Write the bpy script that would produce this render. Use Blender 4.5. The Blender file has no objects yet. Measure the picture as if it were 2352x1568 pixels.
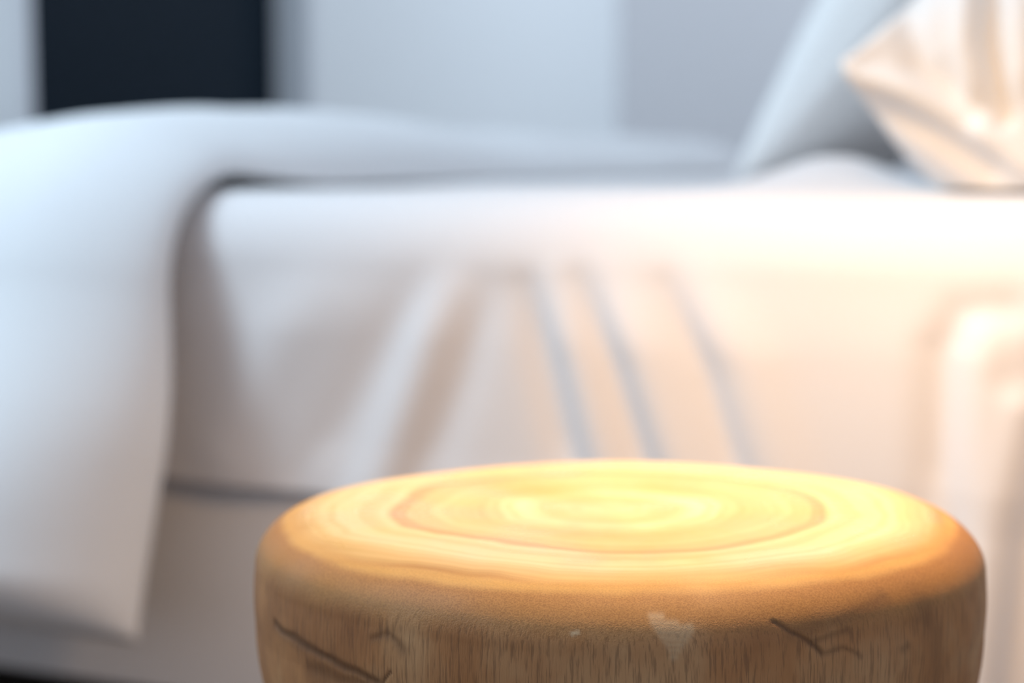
import bpy, bmesh, math
import numpy as np
from mathutils import Vector

# ------------------------------------------------------------------ camera, world, lights
scene = bpy.context.scene
COL = scene.collection
PHI = math.radians(25.0)                 # the bed and its room are turned 25 degrees to the view
BED_ORIGIN = (0.263, 1.35)               # point on the near long side of the bed

cam_data = bpy.data.cameras.new('camera')
cam = bpy.data.objects.new('camera', cam_data)
COL.objects.link(cam)
cam.location = (0, 0, 0.58)
cam.rotation_euler = (math.radians(90 - 5.70), 0, 0)
cam_data.sensor_width = 36.0
cam_data.lens = 36.0 * 4225 / 2352
cam_data.clip_start = 0.02
cam_data.dof.use_dof = True
cam_data.dof.focus_distance = 0.705
cam_data.dof.aperture_fstop = 4.4
cam_data.dof.aperture_blades = 0
scene.camera = cam

world = bpy.data.worlds.new('daylight')
scene.world = world
world.use_nodes = True
bg = world.node_tree.nodes['Background']
bg.inputs['Color'].default_value = (0.80, 0.86, 1.0, 1)
bg.inputs['Strength'].default_value = 0.55

vs = scene.view_settings
vs.view_transform = 'Standard'
vs.look = 'None'
vs.exposure = 0.0
vs.gamma = 1.0
vs.use_curve_mapping = False
scene.cycles.use_denoising = True
scene.cycles.sample_clamp_indirect = 8.0


def B(s, t, z=0.0):
    """bed coordinates (along the bed towards the head, across it away from the camera, up) to world"""
    c, n = math.cos(PHI), math.sin(PHI)
    return (BED_ORIGIN[0] + c * s + n * t, BED_ORIGIN[1] - n * s + c * t, z)


def area_light(name, loc, target, size, power, color, size_y=None):
    d = bpy.data.lights.new(name, 'AREA')
    d.energy = power
    d.color = color
    d.size = size
    if size_y:
        d.shape = 'RECTANGLE'
        d.size_y = size_y
    o = bpy.data.objects.new(name, d)
    o.location = loc
    o.rotation_euler = (Vector(target) - Vector(loc)).to_track_quat('-Z', 'Y').to_euler()
    COL.objects.link(o)
    return o


# daylight from a tall window on the foot-side left; the second is an unseen fill lamp added to brighten the foot wall
area_light('window_daylight', B(-1.9, -0.75, 2.05), B(-0.6, 0.4, 0.5), 1.3, 74, (0.65, 0.85, 1.0), 1.3)
area_light('foot_wall_fill', B(0.3, 3.6, 2.0), B(-1.95, 4.3, 1.2), 0.8, 33, (0.76, 0.88, 1.0), 1.4)

# warm bedside lamp hanging above the stool, just out of frame
lamp = bpy.data.lights.new('bedside_lamp_light', 'SPOT')
lamp.energy = 19.0
lamp.color = (1.0, 0.64, 0.33)
lamp.shadow_soft_size = 0.05
lamp.spot_size = math.radians(150)
lamp.spot_blend = 1.0
lo = bpy.data.objects.new('bedside_lamp_light', lamp)
lo.location = (0.11, 0.95, 0.84)
lo.rotation_euler = (Vector((0.22, 1.02, 0.4)) - Vector(lo.location)).to_track_quat('-Z', 'Y').to_euler()
COL.objects.link(lo)


# ------------------------------------------------------------------ node helpers
class NT:
    def __init__(self, name):
        m = bpy.data.materials.new(name)
        m.use_nodes = True
        self.m, self.t = m, m.node_tree
        self.b = self.t.nodes['Principled BSDF']

    def n(self, typ, **kw):
        nd = self.t.nodes.new(typ)
        for k, v in kw.items():
            if k.startswith('i_'):
                nd.inputs[k[2:].replace('_', ' ')].default_value = v
            else:
                setattr(nd, k, v)
        return nd

    def l(self, a, b):
        self.t.links.new(a, b)

    def math(self, op, a, b=None, clamp=False):
        nd = self.n('ShaderNodeMath', operation=op)
        nd.use_clamp = clamp
        for k, v in enumerate((a, b)):
            if v is None:
                continue
            if hasattr(v, 'links'):
                self.l(v, nd.inputs[k])
            else:
                nd.inputs[k].default_value = v
        return nd.outputs[0]

    def mix(self, fac, a, b, blend='MIX'):
        nd = self.n('ShaderNodeMix', data_type='RGBA', blend_type=blend)
        for idx, v in ((0, fac), (6, a), (7, b)):
            if hasattr(v, 'links'):
                self.l(v, nd.inputs[idx])
            elif idx == 0:
                nd.inputs[0].default_value = v
            else:
                nd.inputs[idx].default_value = (*v, 1)
        return nd.outputs[2]

    def ramp(self, fac, stops):
        nd = self.n('ShaderNodeValToRGB')
        e = nd.color_ramp.elements
        while len(e) < len(stops):
            e.new(0.5)
        for el, (p, c) in zip(e, stops):
            el.position = p
            el.color = (*c, 1) if len(c) == 3 else c
        self.l(fac, nd.inputs[0])
        return nd.outputs[0]

    def noise(self, vec, scale, detail=3.0, rough=0.5, mapping=None):
        if mapping:
            mp = self.n('ShaderNodeMapping')
            mp.inputs['Scale'].default_value = mapping
            self.l(vec, mp.inputs['Vector'])
            vec = mp.outputs[0]
        nd = self.n('ShaderNodeTexNoise')
        nd.inputs['Scale'].default_value = scale
        nd.inputs['Detail'].default_value = detail
        nd.inputs['Roughness'].default_value = rough
        self.l(vec, nd.inputs['Vector'])
        return nd.outputs['Fac']

    def bump(self, height, strength, dist=0.001, normal=None):
        nd = self.n('ShaderNodeBump')
        nd.inputs['Strength'].default_value = strength
        nd.inputs['Distance'].default_value = dist
        self.l(height, nd.inputs['Height'])
        if normal is not None:
            self.l(normal, nd.inputs['Normal'])
        return nd.outputs[0]


def fabric(name, color, weave=900, sheen=0.15, rough=0.9):
    k = NT(name)
    co = k.n('ShaderNodeTexCoord').outputs['Object']
    w = k.noise(co, weave, 2)
    soft = k.noise(co, 9, 3)
    c = k.mix(k.math('MULTIPLY', soft, 0.12), color, tuple(x * 0.85 for x in color))
    k.l(c, k.b.inputs['Base Color'])
    k.b.inputs['Roughness'].default_value = rough
    k.b.inputs['Sheen Weight'].default_value = sheen
    k.b.inputs['Specular IOR Level'].default_value = 0.15
    k.l(k.bump(w, 0.25, 0.0006), k.b.inputs['Normal'])
    return k.m


def paint(name, color, rough=0.6, spec=0.3):
    k = NT(name)
    co = k.n('ShaderNodeTexCoord').outputs['Object']
    f = k.noise(co, 2.5, 4)
    k.l(k.mix(k.math('MULTIPLY', f, 0.10), color, tuple(x * 0.9 for x in color)), k.b.inputs['Base Color'])
    k.b.inputs['Roughness'].default_value = rough
    k.b.inputs['Specular IOR Level'].default_value = spec
    k.l(k.bump(k.noise(co, 160, 2), 0.08, 0.001), k.b.inputs['Normal'])
    return k.m


def stool_wood():
    k = NT('suar_wood')
    co = k.n('ShaderNodeTexCoord').outputs['Object']
    sep = k.n('ShaderNodeSeparateXYZ')
    k.l(co, sep.inputs[0])
    warp = k.math('MULTIPLY', k.math('SUBTRACT', k.noise(co, 7.0, 3), 0.5), 0.034)
    x = k.math('ADD', k.math('ADD', sep.outputs[0], 0.004), warp)
    y = k.math('ADD', sep.outputs[1], -0.004)
    r = k.math('SQRT', k.math('ADD', k.math('MULTIPLY', x, x), k.math('MULTIPLY', k.math('MULTIPLY', y, y), 1.1)))
    r = k.math('ADD', r, k.math('MULTIPLY', k.math('SUBTRACT', k.noise(co, 22.0, 2), 0.5), 0.014))

    def band(freq, detail):
        nd = k.n('ShaderNodeTexNoise', noise_dimensions='1D')
        nd.inputs['Scale'].default_value = freq
        nd.inputs['Detail'].default_value = detail
        k.l(r, nd.inputs['W'])
        return nd.outputs['Fac']
    wide = band(36, 2.0)
    fine = band(260, 3.0)
    rings = k.math('ADD', k.math('MULTIPLY', wide, 0.84), k.math('MULTIPLY', fine, 0.16))
    top_c = k.ramp(rings, [(0.30, (0.42, 0.20, 0.060)), (0.41, (0.64, 0.385, 0.13)), (0.52, (0.75, 0.495, 0.20)), (0.68, (0.90, 0.66, 0.35))])
    # the turned side: browner, with long dark pores running up the trunk
    pore = k.noise(co, 1.0, 3, 0.6, (900, 900, 55))
    pore_m = k.ramp(pore, [(0.36, (1, 1, 1)), (0.50, (0, 0, 0))])
    blotch = k.noise(co, 16, 4, 0.55, (1, 1, 0.7))
    side_c = k.ramp(blotch, [(0.30, (0.31, 0.122, 0.042)), (0.5, (0.46, 0.208, 0.078)), (0.72, (0.62, 0.37, 0.18))])
    side_c = k.mix(k.math('MULTIPLY', pore_m, 0.45), side_c, (0.12, 0.06, 0.03))
    # heartwood shows on the trunk surface below the turned rim; the band runs unevenly around it
    edge = k.math('ADD', sep.outputs[2], k.math('MULTIPLY', k.math('SUBTRACT', k.noise(co, 20, 3), 0.5), 0.014))
    fac = k.n('ShaderNodeMapRange', interpolation_type='SMOOTHSTEP')
    fac.inputs['From Min'].default_value = 0.3940
    fac.inputs['From Max'].default_value = 0.4085
    k.l(edge, fac.inputs['Value'])
    fac = fac.outputs[0]
    speck = k.noise(co, 1400, 2, 0.6)
    fibre = k.ramp(speck, [(0.35, (0.22, 0.08, 0.016)), (0.62, (0.52, 0.24, 0.06))])
    rimf = k.math('MULTIPLY', k.math('MULTIPLY', fac, k.math('SUBTRACT', 1.0, fac)), 2.2)
    c = top_c
    # the turned shoulder between top and side: lamplight falloff put into the colour, amber edge then brown band
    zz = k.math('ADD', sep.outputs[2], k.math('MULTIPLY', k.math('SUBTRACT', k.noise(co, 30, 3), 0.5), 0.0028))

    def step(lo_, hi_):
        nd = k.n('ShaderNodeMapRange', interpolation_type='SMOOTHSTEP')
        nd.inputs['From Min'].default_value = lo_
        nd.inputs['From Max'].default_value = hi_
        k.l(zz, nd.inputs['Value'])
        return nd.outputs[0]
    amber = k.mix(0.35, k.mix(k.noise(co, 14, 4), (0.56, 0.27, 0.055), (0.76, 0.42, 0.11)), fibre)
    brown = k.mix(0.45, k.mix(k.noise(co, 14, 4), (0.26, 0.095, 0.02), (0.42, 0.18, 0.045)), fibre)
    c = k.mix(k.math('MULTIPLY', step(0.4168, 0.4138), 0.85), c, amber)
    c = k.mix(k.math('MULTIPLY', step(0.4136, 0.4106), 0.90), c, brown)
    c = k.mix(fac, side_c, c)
    marks = k.n('ShaderNodeAttribute', attribute_name='marks')
    ms = k.n('ShaderNodeSeparateColor')
    k.l(marks.outputs['Color'], ms.inputs[0])
    c = k.mix(ms.outputs[0], c, (0.11, 0.05, 0.022))
    c = k.mix(ms.outputs[1], c, (0.70, 0.50, 0.30))
    k.l(c, k.b.inputs['Base Color'])
    rg = k.n('ShaderNodeMapRange')
    rg.inputs['From Min'].default_value = 0.4135
    rg.inputs['From Max'].default_value = 0.4160
    rg.inputs['To Min'].default_value = 0.68
    rg.inputs['To Max'].default_value = 0.31
    k.l(sep.outputs[2], rg.inputs['Value'])
    streak = k.math('MULTIPLY', k.math('SUBTRACT', 0.5, k.noise(co, 26, 2)), 0.45)
    k.l(k.math('MAXIMUM', k.math('ADD', rg.outputs[0], streak), 0.17), k.b.inputs['Roughness'])
    k.b.inputs['Specular IOR Level'].default_value = 0.42
    inv = k.math('SUBTRACT', 1.0, fac)
    h = k.math('ADD', k.math('MULTIPLY', k.math('MULTIPLY', pore, inv), 1.0), k.math('MULTIPLY', k.math('MULTIPLY', speck, rimf), 1.2))
    h = k.math('ADD', h, k.math('MULTIPLY', rings, 0.5))
    k.l(k.bump(h, 0.45, 0.0008), k.b.inputs['Normal'])
    return k.m


def floor_wood():
    k = NT('dark_floor')
    co = k.n('ShaderNodeTexCoord').outputs['Object']
    g = k.noise(co, 3.0, 5, 0.6, (1.0, 14.0, 1.0))
    k.l(k.ramp(g, [(0.3, (0.06, 0.042, 0.032)), (0.7, (0.11, 0.078, 0.058))]), k.b.inputs['Base Color'])
    k.b.inputs['Roughness'].default_value = 0.45
    k.l(k.bump(g, 0.1, 0.001), k.b.inputs['Normal'])
    return k.m


M = dict(
    sheet=fabric('white_cotton_sheet', (0.80, 0.77, 0.77)),
    duvet=fabric('white_duvet_cotton', (0.82, 0.82, 0.83)),
    pillow=fabric('white_pillowcase', (0.84, 0.82, 0.80)),
    base=fabric('grey_upholstery', (0.80, 0.77, 0.76), 500),
    mattress=fabric('mattress_ticking', (0.75, 0.75, 0.74), 500),
    leg=paint('dark_leg_paint', (0.05, 0.04, 0.035), 0.4),
    wood=stool_wood(),
    floor=floor_wood(),
    wall_cool=paint('pale_wall_paint', (0.82, 0.86, 0.88), 0.7),
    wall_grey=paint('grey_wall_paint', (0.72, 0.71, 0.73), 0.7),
    frame=paint('white_frame_paint', (0.72, 0.74, 0.78), 0.45),
    door=paint('navy_black_door_paint', (0.010, 0.018, 0.028), 0.3, 0.04),
    handle=paint('brushed_steel', (0.4, 0.4, 0.42), 0.3),
)


# ------------------------------------------------------------------ object helpers
def obj(name, mesh, mat, parent=None, smooth=True):
    o = bpy.data.objects.new(name, mesh)
    COL.objects.link(o)
    mesh.materials.append(mat)
    if smooth:
        mesh.polygons.foreach_set('use_smooth', [True] * len(mesh.polygons))
    if parent is not None:
        o.parent = parent
    return o


def tag(o, label=None, cat=None, kind=None, group=None):
    for key, val in (('label', label), ('category', cat), ('kind', kind), ('group', group)):
        if val:
            o[key] = val
    return o


def at_bed(o):
    o.location = (BED_ORIGIN[0], BED_ORIGIN[1], 0)
    o.rotation_euler = (0, 0, -PHI)
    return o


def empty(name):
    o = bpy.data.objects.new(name, None)
    o.empty_display_size = 0.1
    COL.objects.link(o)
    return o


def box(lo, hi, bevel=0.0, seg=3):
    bm = bmesh.new()
    bmesh.ops.create_cube(bm, size=1.0)
    for v in bm.verts:
        v.co = Vector([(lo[i] + hi[i]) / 2 + v.co[i] * (hi[i] - lo[i]) for i in range(3)])
    if bevel:
        bmesh.ops.bevel(bm, geom=bm.edges[:], offset=bevel, segments=seg, profile=0.5, affect='EDGES')
    me = bpy.data.meshes.new('box')
    bm.to_mesh(me)
    bm.free()
    return me


def grid_mesh(name, V, closed_u=False, closed_v=False, caps=False):
    """V: array (nu, nv, 3)"""
    nu, nv = V.shape[:2]
    verts = V.reshape(-1, 3).tolist()
    faces = []
    for i in range(nu if closed_u else nu - 1):
        a, b = i, (i + 1) % nu
        for j in range(nv if closed_v else nv - 1):
            c, d = j, (j + 1) % nv
            faces.append((a * nv + c, b * nv + c, b * nv + d, a * nv + d))
    if caps:
        faces.append(tuple(range(nv))[::1])
        faces.append(tuple((nu - 1) * nv + j for j in range(nv))[::-1])
    me = bpy.data.meshes.new(name)
    me.from_pydata(verts, [], faces)
    bm = bmesh.new()
    bm.from_mesh(me)
    bmesh.ops.remove_doubles(bm, verts=bm.verts, dist=1e-5)
    bmesh.ops.recalc_face_normals(bm, faces=bm.faces)
    bm.to_mesh(me)
    bm.free()
    return me


def seg_dist(px, py, a, b):
    ax, ay = a
    bx, by = b
    dx, dy = bx - ax, by - ay
    L = dx * dx + dy * dy + 1e-12
    q = np.clip(((px - ax) * dx + (py - ay) * dy) / L, 0, 1)
    return np.hypot(px - ax - q * dx, py - ay - q * dy), q


def smooth_noise(X, Y, seed, n=7, f0=1.0):
    r = np.random.RandomState(seed)
    out = np.zeros_like(X)
    for _ in range(n):
        a = r.uniform(0, 2 * np.pi)
        f = f0 * r.uniform(0.6, 2.2)
        out += np.sin(f * (X * np.cos(a) + Y * np.sin(a)) + r.uniform(0, 6.28)) / n
    return out


# ------------------------------------------------------------------ room
floor = obj('floor', box((-4.5, -2.8, -0.05), (2.2, 7.5, 0.0)), M['floor'], None, False)
floor.location = (0, 0, 0)
tag(floor, 'dark wooden floor under the bed', kind='structure')

WL = -1.97            # foot wall plane, bed coordinate s
FAR = 4.44            # far wall plane, bed coordinate t
D0, D1, DH = 1.43, 2.49, 2.1
bm = bmesh.new()
me = bpy.data.meshes.new('wall_left')
wl = []
for lo_, hi_ in (((WL - 0.16, -2.4, 0), (WL, D0, 2.7)), ((WL - 0.16, D1, 0), (WL, FAR, 2.7)), ((WL - 0.16, D0, DH), (WL, D1, 2.7))):
    bmesh.ops.create_cube(bm, size=1.0)
    for v in bm.verts[-8:]:
        v.co = Vector([(lo_[i] + hi_[i]) / 2 + v.co[i] * (hi_[i] - lo_[i]) for i in range(3)])
bm.to_mesh(me)
bm.free()
tag(at_bed(obj('wall_left', me, M['wall_cool'], None, False)), 'pale bluish white wall around the dark door, beyond the foot of the bed', kind='structure')
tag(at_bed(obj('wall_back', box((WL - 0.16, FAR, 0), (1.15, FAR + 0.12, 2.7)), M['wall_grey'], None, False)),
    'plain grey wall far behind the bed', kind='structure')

tag(at_bed(obj('wall_right', box((1.05, -2.4, 0), (1.15, FAR - 0.001, 2.7)), M['wall_grey'], None, False)),
    'plain grey wall behind the head of the bed', kind='structure')

door = at_bed(empty('door_1'))
tag(door, 'dark blue-black door in a white frame, beyond the duvet at upper left', kind='structure')
obj('door_leaf', box((WL - 0.13, D0 + 0.035, 0.005), (WL - 0.09, D1 - 0.035, DH - 0.035), 0.002), M['door'], door, False)
obj('door_jamb', box((WL - 0.159, D0 + 0.001, 0), (WL - 0.001, D0 + 0.034, DH - 0.001), 0.002), M['frame'], door, False)
obj('door_jamb', box((WL - 0.159, D1 - 0.034, 0), (WL - 0.001, D1 - 0.001, DH - 0.001), 0.002), M['frame'], door, False)
obj('door_head', box((WL - 0.159, D0 + 0.035, DH - 0.034), (WL - 0.001, D1 - 0.035, DH - 0.001), 0.002), M['frame'], door, False)
obj('door_handle', box((WL - 0.09, D0 + 0.09, 1.0), (WL - 0.03, D0 + 0.20, 1.02), 0.006), M['handle'], door)

# ------------------------------------------------------------------ bed
bed = at_bed(empty('bed'))
tag(bed, 'bed with a grey upholstered base on short dark legs under the white bedding', 'bed')
S0, S1, W = -1.74, 0.40, 1.60
obj('bed_base', box((S0, 0.004, 0.10), (S1, W - 0.004, 0.2985), 0.004, 3), M['base'], bed)
obj('mattress', box((S0, 0.012, 0.2995), (S1, W - 0.012, 0.542), 0.055, 5), M['mattress'], bed)
obj('headboard', box((S1 + 0.005, -0.02, 0.10), (S1 + 0.09, W + 0.02, 1.15), 0.03, 4), M['base'], bed)
for s in (S0 + 0.12, S1 - 0.12):
    for t in (0.14, W - 0.14):
        bmx = bmesh.new()
        bmesh.ops.create_cone(bmx, cap_ends=True, segments=20, radius1=0.02, radius2=0.03, depth=0.10)
        bmesh.ops.translate(bmx, verts=bmx.verts, vec=(s, t, 0.05))
        ml = bpy.data.meshes.new('leg')
        bmx.to_mesh(ml)
        bmx.free()
        obj('leg', ml, M['leg'], bed)

# --- sheet: tucked over the mattress, hanging down the near side in slanting folds
ns = 420
svals = np.linspace(S0 - 0.005, S1 - 0.002, ns)
TOPZ, R = 0.549, 0.058
prof = []
for t in np.linspace(W - R, R, 40):
    prof.append((t, TOPZ))
for a in np.linspace(0, np.pi / 2, 18)[1:]:
    prof.append((R - R * np.sin(a), TOPZ - R + R * np.cos(a)))
n_top = len(prof)
nh = 90
S = np.repeat(svals[:, None], n_top + nh, 1)
T = np.zeros_like(S)
Z = np.zeros_like(S)
pr = np.array(prof)
T[:, :n_top] = pr[None, :, 0]
Z[:, :n_top] = pr[None, :, 1]
hem = 0.293 + 0.004 * np.sin(svals * 9 + 1.0) + 0.002 * np.sin(svals * 23) - 0.13 * np.clip((svals + 0.15) / 0.25, 0, 1) ** 2 * (3 - 2 * np.clip((svals + 0.15) / 0.25, 0, 1))
hem += 0.004 * np.clip((-0.5 - svals) / 0.15, 0, 1)
q = np.linspace(0, 1, nh + 1)[1:]
Z[:, n_top:] = (TOPZ - R) + q[None, :] * (hem[:, None] - (TOPZ - R))
T[:, n_top:] = 0.0
# folds: (s,z) polylines on the hanging side, height (outward +), width
FOLDS = [
    ([(-0.345, 0.475), (-0.37, 0.40), (-0.412, 0.29)], 0.013, 0.019),
    ([(-0.360, 0.500), (-0.40, 0.43), (-0.470, 0.31)], -0.009, 0.020),
    ([(-0.312, 0.475), (-0.335, 0.40), (-0.385, 0.29)], -0.009, 0.018),
    ([(-0.275, 0.480), (-0.260, 0.42), (-0.226, 0.29)], -0.014, 0.013),
    ([(-0.250, 0.490), (-0.225, 0.42), (-0.190, 0.29)], 0.014, 0.013),
    ([(-0.230, 0.485), (-0.203, 0.42), (-0.155, 0.29)], -0.013, 0.011),
    ([(-0.205, 0.500), (-0.170, 0.42), (-0.125, 0.29)], 0.016, 0.015),
    ([(-0.155, 0.485), (-0.125, 0.42), (-0.080, 0.29)], -0.014, 0.011),
    ([(-0.130, 0.490), (-0.090, 0.42), (-0.040, 0.27)], 0.012, 0.020),
    ([(-0.470, 0.47), (-0.52, 0.40), (-0.56, 0.33)], 0.010, 0.03),
    ([(0.058, 0.20), (0.055, 0.36), (0.056, 0.44), (0.070, 0.468), (0.10, 0.474)], -0.014, 0.013),
    ([(0.085, 0.20), (0.085, 0.36), (0.085, 0.455)], 0.012, 0.013),
    ([(0.115, 0.40), (0.10, 0.30), (0.09, 0.20)], 0.016, 0.014),
    ([(0.135, 0.44), (0.125, 0.32), (0.115, 0.18)], -0.014, 0.014),
    ([(-0.75, 0.50), (-0.80, 0.30)], 0.014, 0.03), ([(-1.0, 0.50), (-0.96, 0.30)], 0.014, 0.03),
    ([(-1.3, 0.50), (-1.36, 0.30)], 0.014, 0.03), ([(-1.55, 0.50), (-1.5, 0.30)], 0.014, 0.03),
    ([(0.20, 0.47), (0.22, 0.20)], 0.014, 0.02), ([(0.27, 0.47), (0.28, 0.20)], 0.012, 0.02),
]
disp = np.zeros_like(S)
for pts, hgt, wid in FOLDS:
    dmin = np.full_like(S, 9.0)
    for a, b in zip(pts[:-1], pts[1:]):
        d, _ = seg_dist(S, Z, a, b)
        dmin = np.minimum(dmin, d)
    disp += 0.62 * hgt * np.exp(-(dmin / (1.25 * wid)) ** 2)
side = np.clip((TOPZ - 0.03 - Z) / 0.09, 0, 1)
side = side * side * (3 - 2 * side)
disp = np.maximum(disp * side, -0.009)
k_ = np.clip((Z - 0.30) / 0.06, 0, 1)
k_ = k_ * k_ * (3 - 2 * k_)
disp = disp * k_ + np.maximum(disp, -0.003) * (1 - k_)
disp += 0.0035 * side * np.clip((Z - 0.31) / 0.03, 0, 1) * smooth_noise(S * 14, Z * 10, 4)
T -= disp + 0.006 * side
flare = np.clip((0.31 - Z) / 0.13, 0, 1)
T -= 0.002 * flare
topm = (Z > TOPZ - 0.003)
Z += np.where(topm, 0.0025 * smooth_noise(S * 9, T * 9, 8), 0)
Z += np.where(topm, 0.030 * np.exp(-((S + 0.10) / 0.06) ** 2 - ((T - 0.27) / 0.12) ** 2), 0)
sheet = obj('bed_sheet', grid_mesh('bed_sheet', np.dstack([S, T, Z])), M['sheet'])
at_bed(sheet)
so = sheet.modifiers.new('thickness', 'SOLIDIFY')
so.thickness = 0.003
so.offset = 1.0
tag(sheet, 'white cotton sheet over the mattress with fan-shaped folds down its side', 'bed sheet')

# --- duvet: closed quilted shell over the foot half, hanging over the near side
EDGE = -0.585
na, nb = 150, 150
path = []
for t in np.linspace(W + 0.02, 0.085, 70):
    path.append((t, 0.552, 0.0, 1.0))
rad = 0.12
amax = math.radians(77)
for a in np.linspace(0, amax, 24)[1:]:
    path.append((0.085 - rad * np.sin(a), 0.552 - rad + rad * np.cos(a), -np.sin(a), np.cos(a)))
t0, z0 = path[-1][0], path[-1][1]
hz = np.linspace(z0, 0.177, 60)[1:]
for z in hz:
    path.append((t0 - (z0 - z) * math.cos(amax) / math.sin(amax), z, -np.sin(amax), np.cos(amax)))
path = np.array(path)
arc = np.concatenate([[0], np.cumsum(np.hypot(np.diff(path[:, 0]), np.diff(path[:, 1])))])
A = arc / arc[-1]
sv = EDGE - (1 - np.cos(np.linspace(0, np.pi, na))) / 2 * (EDGE - (S0 - 0.10))
SS = np.repeat(sv[:, None], len(A), 1)
AA = np.repeat(arc[None, :], na, 0)
de = np.clip((EDGE - SS) / (0.13 + 0.0 * AA), 0, 1)
df = np.clip((SS - (S0 - 0.10)) / 0.06, 0, 1)
da = np.clip((arc[-1] - AA) / 0.05, 0, 1)
db = np.clip(AA / 0.05, 0, 1)
rnd = lambda q: np.sqrt(np.clip(1 - (1 - q) ** 2, 0, 1))
thick = 0.036 + 0.042 * np.exp(-((SS - (-0.71)) / 0.18) ** 2) + 0.006 * smooth_noise(SS * 11, AA * 11, 5)
sst = lambda q_: np.clip(q_, 0, 1) ** 2 * (3 - 2 * np.clip(q_, 0, 1))
thick = thick * (1 - 0.24 * sst((1.15 - AA) / 0.35))
thick = thick - 0.002 * np.exp(-((AA - 1.42) / 0.10) ** 2)
thick = thick * (1 - 0.36 * sst((AA - 1.42) / 0.18) * sst((1.90 - AA) / 0.25))
thick = thick + 0.024 * sst((AA - 1.58) / 0.3)
thick = thick * rnd(de) * rnd(df) * rnd(da) * rnd(db)
wave = 0.010 * smooth_noise(SS * 9, AA * 5, 12) * np.clip((AA - 1.6) / 0.2, 0, 1)
shells = []
edge_shift = 0.012 * np.sin(AA * 5.0) + 0.010 * smooth_noise(AA * 7, AA * 0, 3) - 0.028 * sst((AA - 1.42) / 0.14) + 0.040 * sst((AA - 1.60) / 0.24)
for sgn in (1, 0):
    off = thick * 1.0 if sgn else 0.004 * rnd(de) * rnd(da)
    off = off + 0.002 + 0.019 * sst((AA - 1.40) / 0.25) + wave * (1 if sgn else 1)
    shells.append(np.dstack([SS + edge_shift * np.clip(1 - (EDGE - SS) / 0.4, 0, 1),
                             path[None, :, 0] + path[None, :, 2] * off,
                             path[None, :, 1] + path[None, :, 3] * off]))
V = np.concatenate([shells[0], shells[1][:, ::-1]], axis=1)
duvet = at_bed(obj('duvet', grid_mesh('duvet', V, closed_v=True, caps=True), M['duvet']))
tag(duvet, 'thick white duvet spread over the foot half of the bed, hanging down its side', 'duvet')


# --- pillows
def pillow_mesh(name, L, Wd, up, dn, seed, tilt, centre, rest_z, n=130, p_up=0.55, p_dn=0.5, p_end=None, wrinkles=(), creases=()):
    """a stuffed pillow in bed axes about its centre; the part that would sink below rest_z is pressed flat"""
    g = np.sin(np.linspace(-np.pi / 2, np.pi / 2, n))
    U, Vv = np.meshgrid(g, g, indexing='ij')
    px = L / 2 * U * (1 - 0.07 * (1 - Vv ** 2))
    py = Wd / 2 * Vv * (1 - 0.05 * (1 - U ** 2))
    base = np.clip(1 - U ** 2, 0, 1) * np.clip(1 - Vv ** 2, 0, 1)
    bd = base ** p_dn
    bu = base ** p_up
    if p_end:
        bd = np.clip(1 - U ** 2, 0, 1) ** p_dn * np.clip(1 - Vv ** 2, 0, 1) ** p_end
        bu = np.clip(1 - U ** 2, 0, 1) ** p_up * np.clip(1 - Vv ** 2, 0, 1) ** (p_end * 1.5)
    w = smooth_noise(U * 3, Vv * 3, seed) * 0.012
    for (a, b, h, wd) in wrinkles:
        d, q_ = seg_dist(U, Vv, a, b)
        w = w + h * np.exp(-(d / wd) ** 2) * np.sin(np.pi * np.clip(q_ * 0.8 + 0.2, 0, 1))
    fade = np.clip(base ** 0.5 * 3, 0, 1)
    top = np.dstack([px, py, bu * up + w * fade])
    bot = np.dstack([px, py, -bd * dn + w * 0.3 * fade])
    V_ = np.concatenate([top, bot[:, ::-1]], axis=1)
    c, n_ = math.cos(tilt), math.sin(tilt)
    X, Zz = V_[..., 0] * c - V_[..., 2] * n_, V_[..., 0] * n_ + V_[..., 2] * c
    Y = V_[..., 1]
    for pts, h, wd in creases:           # pulled folds in the case at the near end: (s, z) polylines
        dm = np.full_like(X, 9.0)
        for a, b in zip(pts[:-1], pts[1:]):
            dm = np.minimum(dm, seg_dist(X + centre[0], Zz + centre[2], a, b)[0])
        f_ = h * np.exp(-(dm / wd) ** 2) * np.clip(-Y / (Wd / 2) * 2.5 - 0.6, 0, 1)
        Y = Y - f_
        Zz = Zz + 0.1 * f_
    V_ = np.dstack([X, Y, np.maximum(Zz, rest_z - centre[2])])
    o = obj(name, grid_mesh(name, V_, closed_v=True), M['pillow'])
    o.location = B(*centre)
    o.rotation_euler = (0, 0, -PHI)
    return o


near_pillow = pillow_mesh('pillow', 0.42, 0.66, 0.27, 0.15, 2, math.radians(-9), (0.172, 0.385, 0.620), 0.556,
                          p_up=0.75, p_dn=0.50, p_end=0.28, n=200, creases=[
    ([(-0.03, 0.640), (0.01, 0.628), (0.06, 0.600), (0.115, 0.560)], 0.018, 0.011),
    ([(-0.01, 0.618), (0.03, 0.600), (0.07, 0.572)], -0.014, 0.013),
    ([(0.006, 0.690), (0.020, 0.650), (0.055, 0.612)], -0.012, 0.012),
    ([(-0.035, 0.655), (-0.012, 0.680), (0.012, 0.715)], 0.008, 0.010),
    ([(0.050, 0.720), (0.052, 0.665), (0.060, 0.630)], 0.010, 0.010),
    ([(0.068, 0.730), (0.070, 0.665), (0.082, 0.610)], -0.012, 0.007),
    ([(0.092, 0.720), (0.095, 0.640)], 0.009, 0.012)])
tag(near_pillow, 'plump white pillow in warm lamplight at the near edge of the bed', 'pillow', group='pillows on the bed')

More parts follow.
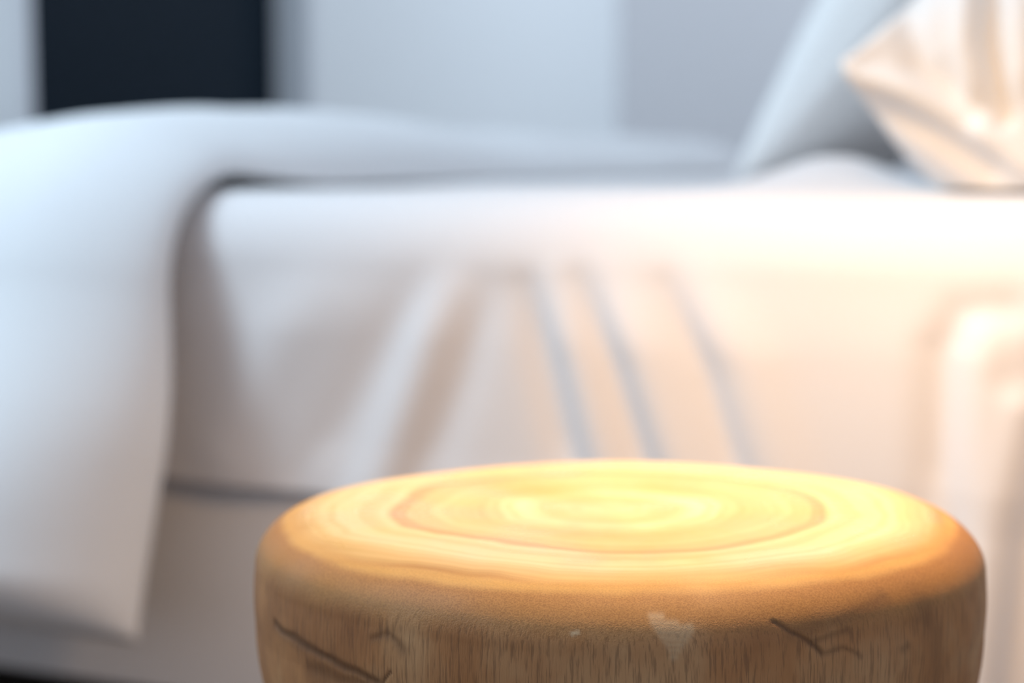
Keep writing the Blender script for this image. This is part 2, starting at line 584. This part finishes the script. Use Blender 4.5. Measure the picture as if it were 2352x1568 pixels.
far_pillow = pillow_mesh('pillow', 0.74, 0.74, 0.10, 0.10, 9, math.radians(56),
                         (-0.37 + 0.37 * math.cos(math.radians(56)) + 0.02, 1.12, 0.556 + 0.37 * math.sin(math.radians(56))), 0.556, p_end=0.25)
tag(far_pillow, 'bluish white pillow leaning at the far side of the bed behind the lamplit one', 'pillow', group='pillows on the bed')

# ------------------------------------------------------------------ stool
prof = [(0.0, 0.4155), (0.05, 0.4158), (0.10, 0.4166), (0.128, 0.4170)]
for a in np.linspace(0, np.pi / 2, 40)[1:]:
    prof.append((0.128 + 0.040 * np.sin(a) ** 0.95, 0.3935 + 0.0235 * np.cos(a) ** 0.9))
for z in np.linspace(0.3935, 0.368, 14)[1:]:
    prof.append((0.168 + 0.0006 * math.sin((0.3935 - z) / 0.0255 * math.pi), z))
for a in np.linspace(0, np.pi / 2, 24)[1:]:
    prof.append((0.125 + 0.043 * np.cos(a), 0.368 - 0.070 * np.sin(a)))
prof += [(0.118, 0.285), (0.115, 0.25), (0.116, 0.20), (0.122, 0.14), (0.132, 0.08), (0.142, 0.03), (0.144, 0.012), (0.138, 0.002), (0.0, 0.0)]
prof = np.array(prof)
# resample densely
al = np.concatenate([[0], np.cumsum(np.hypot(np.diff(prof[:, 0]), np.diff(prof[:, 1])))])
fine = np.concatenate([np.linspace(0, 0.12, 30), np.linspace(0.12, 0.30, 190)[1:], np.linspace(0.30, al[-1], 60)[1:]])
pr_r = np.interp(fine, al, prof[:, 0])
pr_z = np.interp(fine, al, prof[:, 1])
front = np.linspace(math.radians(-185), math.radians(5), 640)
back = np.linspace(math.radians(5), math.radians(175), 180)[1:-1]
ang = np.concatenate([front, back])
AN = np.repeat(ang[:, None], len(fine), 1)
RR = np.repeat(pr_r[None], len(ang), 0)
ZZ = np.repeat(pr_z[None], len(ang), 0)
wob = 1 + 0.006 * np.sin(2 * AN + 0.6) + 0.003 * np.sin(3 * AN + 2) + 0.0015 * np.sin(7 * AN)
wz = np.where(ZZ > 0.36, 0.0012 * np.sin(2 * AN + 1) + 0.0006 * np.sin(5 * AN), 0) * np.clip(RR / 0.15, 0, 1)
AR = AN * 0.168                          # arc length round the drum
# checks, bruises and a pale chip in the bark side: (angle in degrees, z) polylines
rad_ = math.radians
dark = np.zeros_like(AN)
pale = np.zeros_like(AN)
jit = 0.0012 * smooth_noise(AR * 300, ZZ * 300, 21)


def mark(target, pts, width, amount, hard=2.0):
    dmin = np.full_like(AN, 9.0)
    for p, q_ in zip(pts[:-1], pts[1:]):
        d, _ = seg_dist(AR + jit, ZZ + jit, (rad_(p[0]) * 0.168, p[1]), (rad_(q_[0]) * 0.168, q_[1]))
        dmin = np.minimum(dmin, d)
    np.maximum(target, amount * np.exp(-(dmin / width) ** hard), out=target)


mark(dark, [(-152.5, 0.3805), (-146, 0.379), (-138, 0.3765), (-131, 0.3735), (-127.4, 0.371)], 0.0026, 0.75)
mark(dark, [(-141, 0.369), (-134, 0.368), (-128, 0.3695)], 0.005, 0.5)
mark(dark, [(-127, 0.3695), (-125.5, 0.375), (-124.8, 0.3775)], 0.0007, 0.8)
mark(dark, [(-128.0, 0.389), (-125.3, 0.3925), (-122.8, 0.3865)], 0.0022, 0.5)
mark(dark, [(-71.5, 0.4035), (-68, 0.397), (-65.5, 0.392), (-64.5, 0.389)], 0.0012, 0.75)
mark(dark, [(-69, 0.3985), (-62, 0.4005), (-55, 0.4035), (-52, 0.405)], 0.0030, 0.35)
mark(dark, [(-66, 0.394), (-60, 0.3965)], 0.0015, 0.45)
mark(dark, [(-64, 0.389), (-61, 0.3905), (-58, 0.385)], 0.0012, 0.45)
mark(dark, [(-50, 0.384), (-49, 0.3845)], 0.0022, 0.4)
mark(dark, [(-45, 0.40), (-42, 0.385), (-41, 0.35)], 0.006, 0.25)
for zc, lf, rt in ((0.4072, -88.6, -87.0), (0.4055, -88.4, -85.0), (0.4040, -87.9, -83.2), (0.4025, -87.5, -83.2), (0.4008, -87.2, -83.6), (0.3990, -86.9, -84.2),
                   (0.3972, -86.6, -84.8), (0.3952, -86.3, -85.2), (0.3930, -86.0, -85.6)):
    mark(pale, [(lf, zc), (rt, zc)], 0.0012, 0.42)
mark(pale, [(-99.2, 0.4005), (-98.3, 0.4015)], 0.0007, 0.9)
RR = RR * wob - 0.0012 * np.clip(dark - 0.3, 0, 1)
V = np.dstack([RR * np.cos(AN), RR * np.sin(AN), ZZ + wz])
nu, nv = AN.shape
idx = np.arange(nu * nv).reshape(nu, nv)
nx = np.roll(idx, -1, 0)
F = np.stack([idx[:, :-1], idx[:, 1:], nx[:, 1:], nx[:, :-1]], -1).reshape(-1, 4)
me = bpy.data.meshes.new('stool')
me.from_pydata(V.reshape(-1, 3).tolist(), [], F.tolist())
ca = me.color_attributes.new('marks', 'FLOAT_COLOR', 'POINT')
colr = np.ones((nu * nv, 4), np.float32)
colr[:, 0] = dark.ravel()
colr[:, 1] = pale.ravel()
colr[:, 2] = 0
ca.data.foreach_set('color', colr.ravel())
bm = bmesh.new()
bm.from_mesh(me)
bmesh.ops.remove_doubles(bm, verts=bm.verts, dist=1e-6)
bmesh.ops.recalc_face_normals(bm, faces=bm.faces)
bm.to_mesh(me)
bm.free()
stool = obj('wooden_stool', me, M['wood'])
stool.location = (0.049, 0.85, 0.0)
tag(stool, 'round solid wood stump stool with glowing honey-coloured top beside the bed', 'stool')
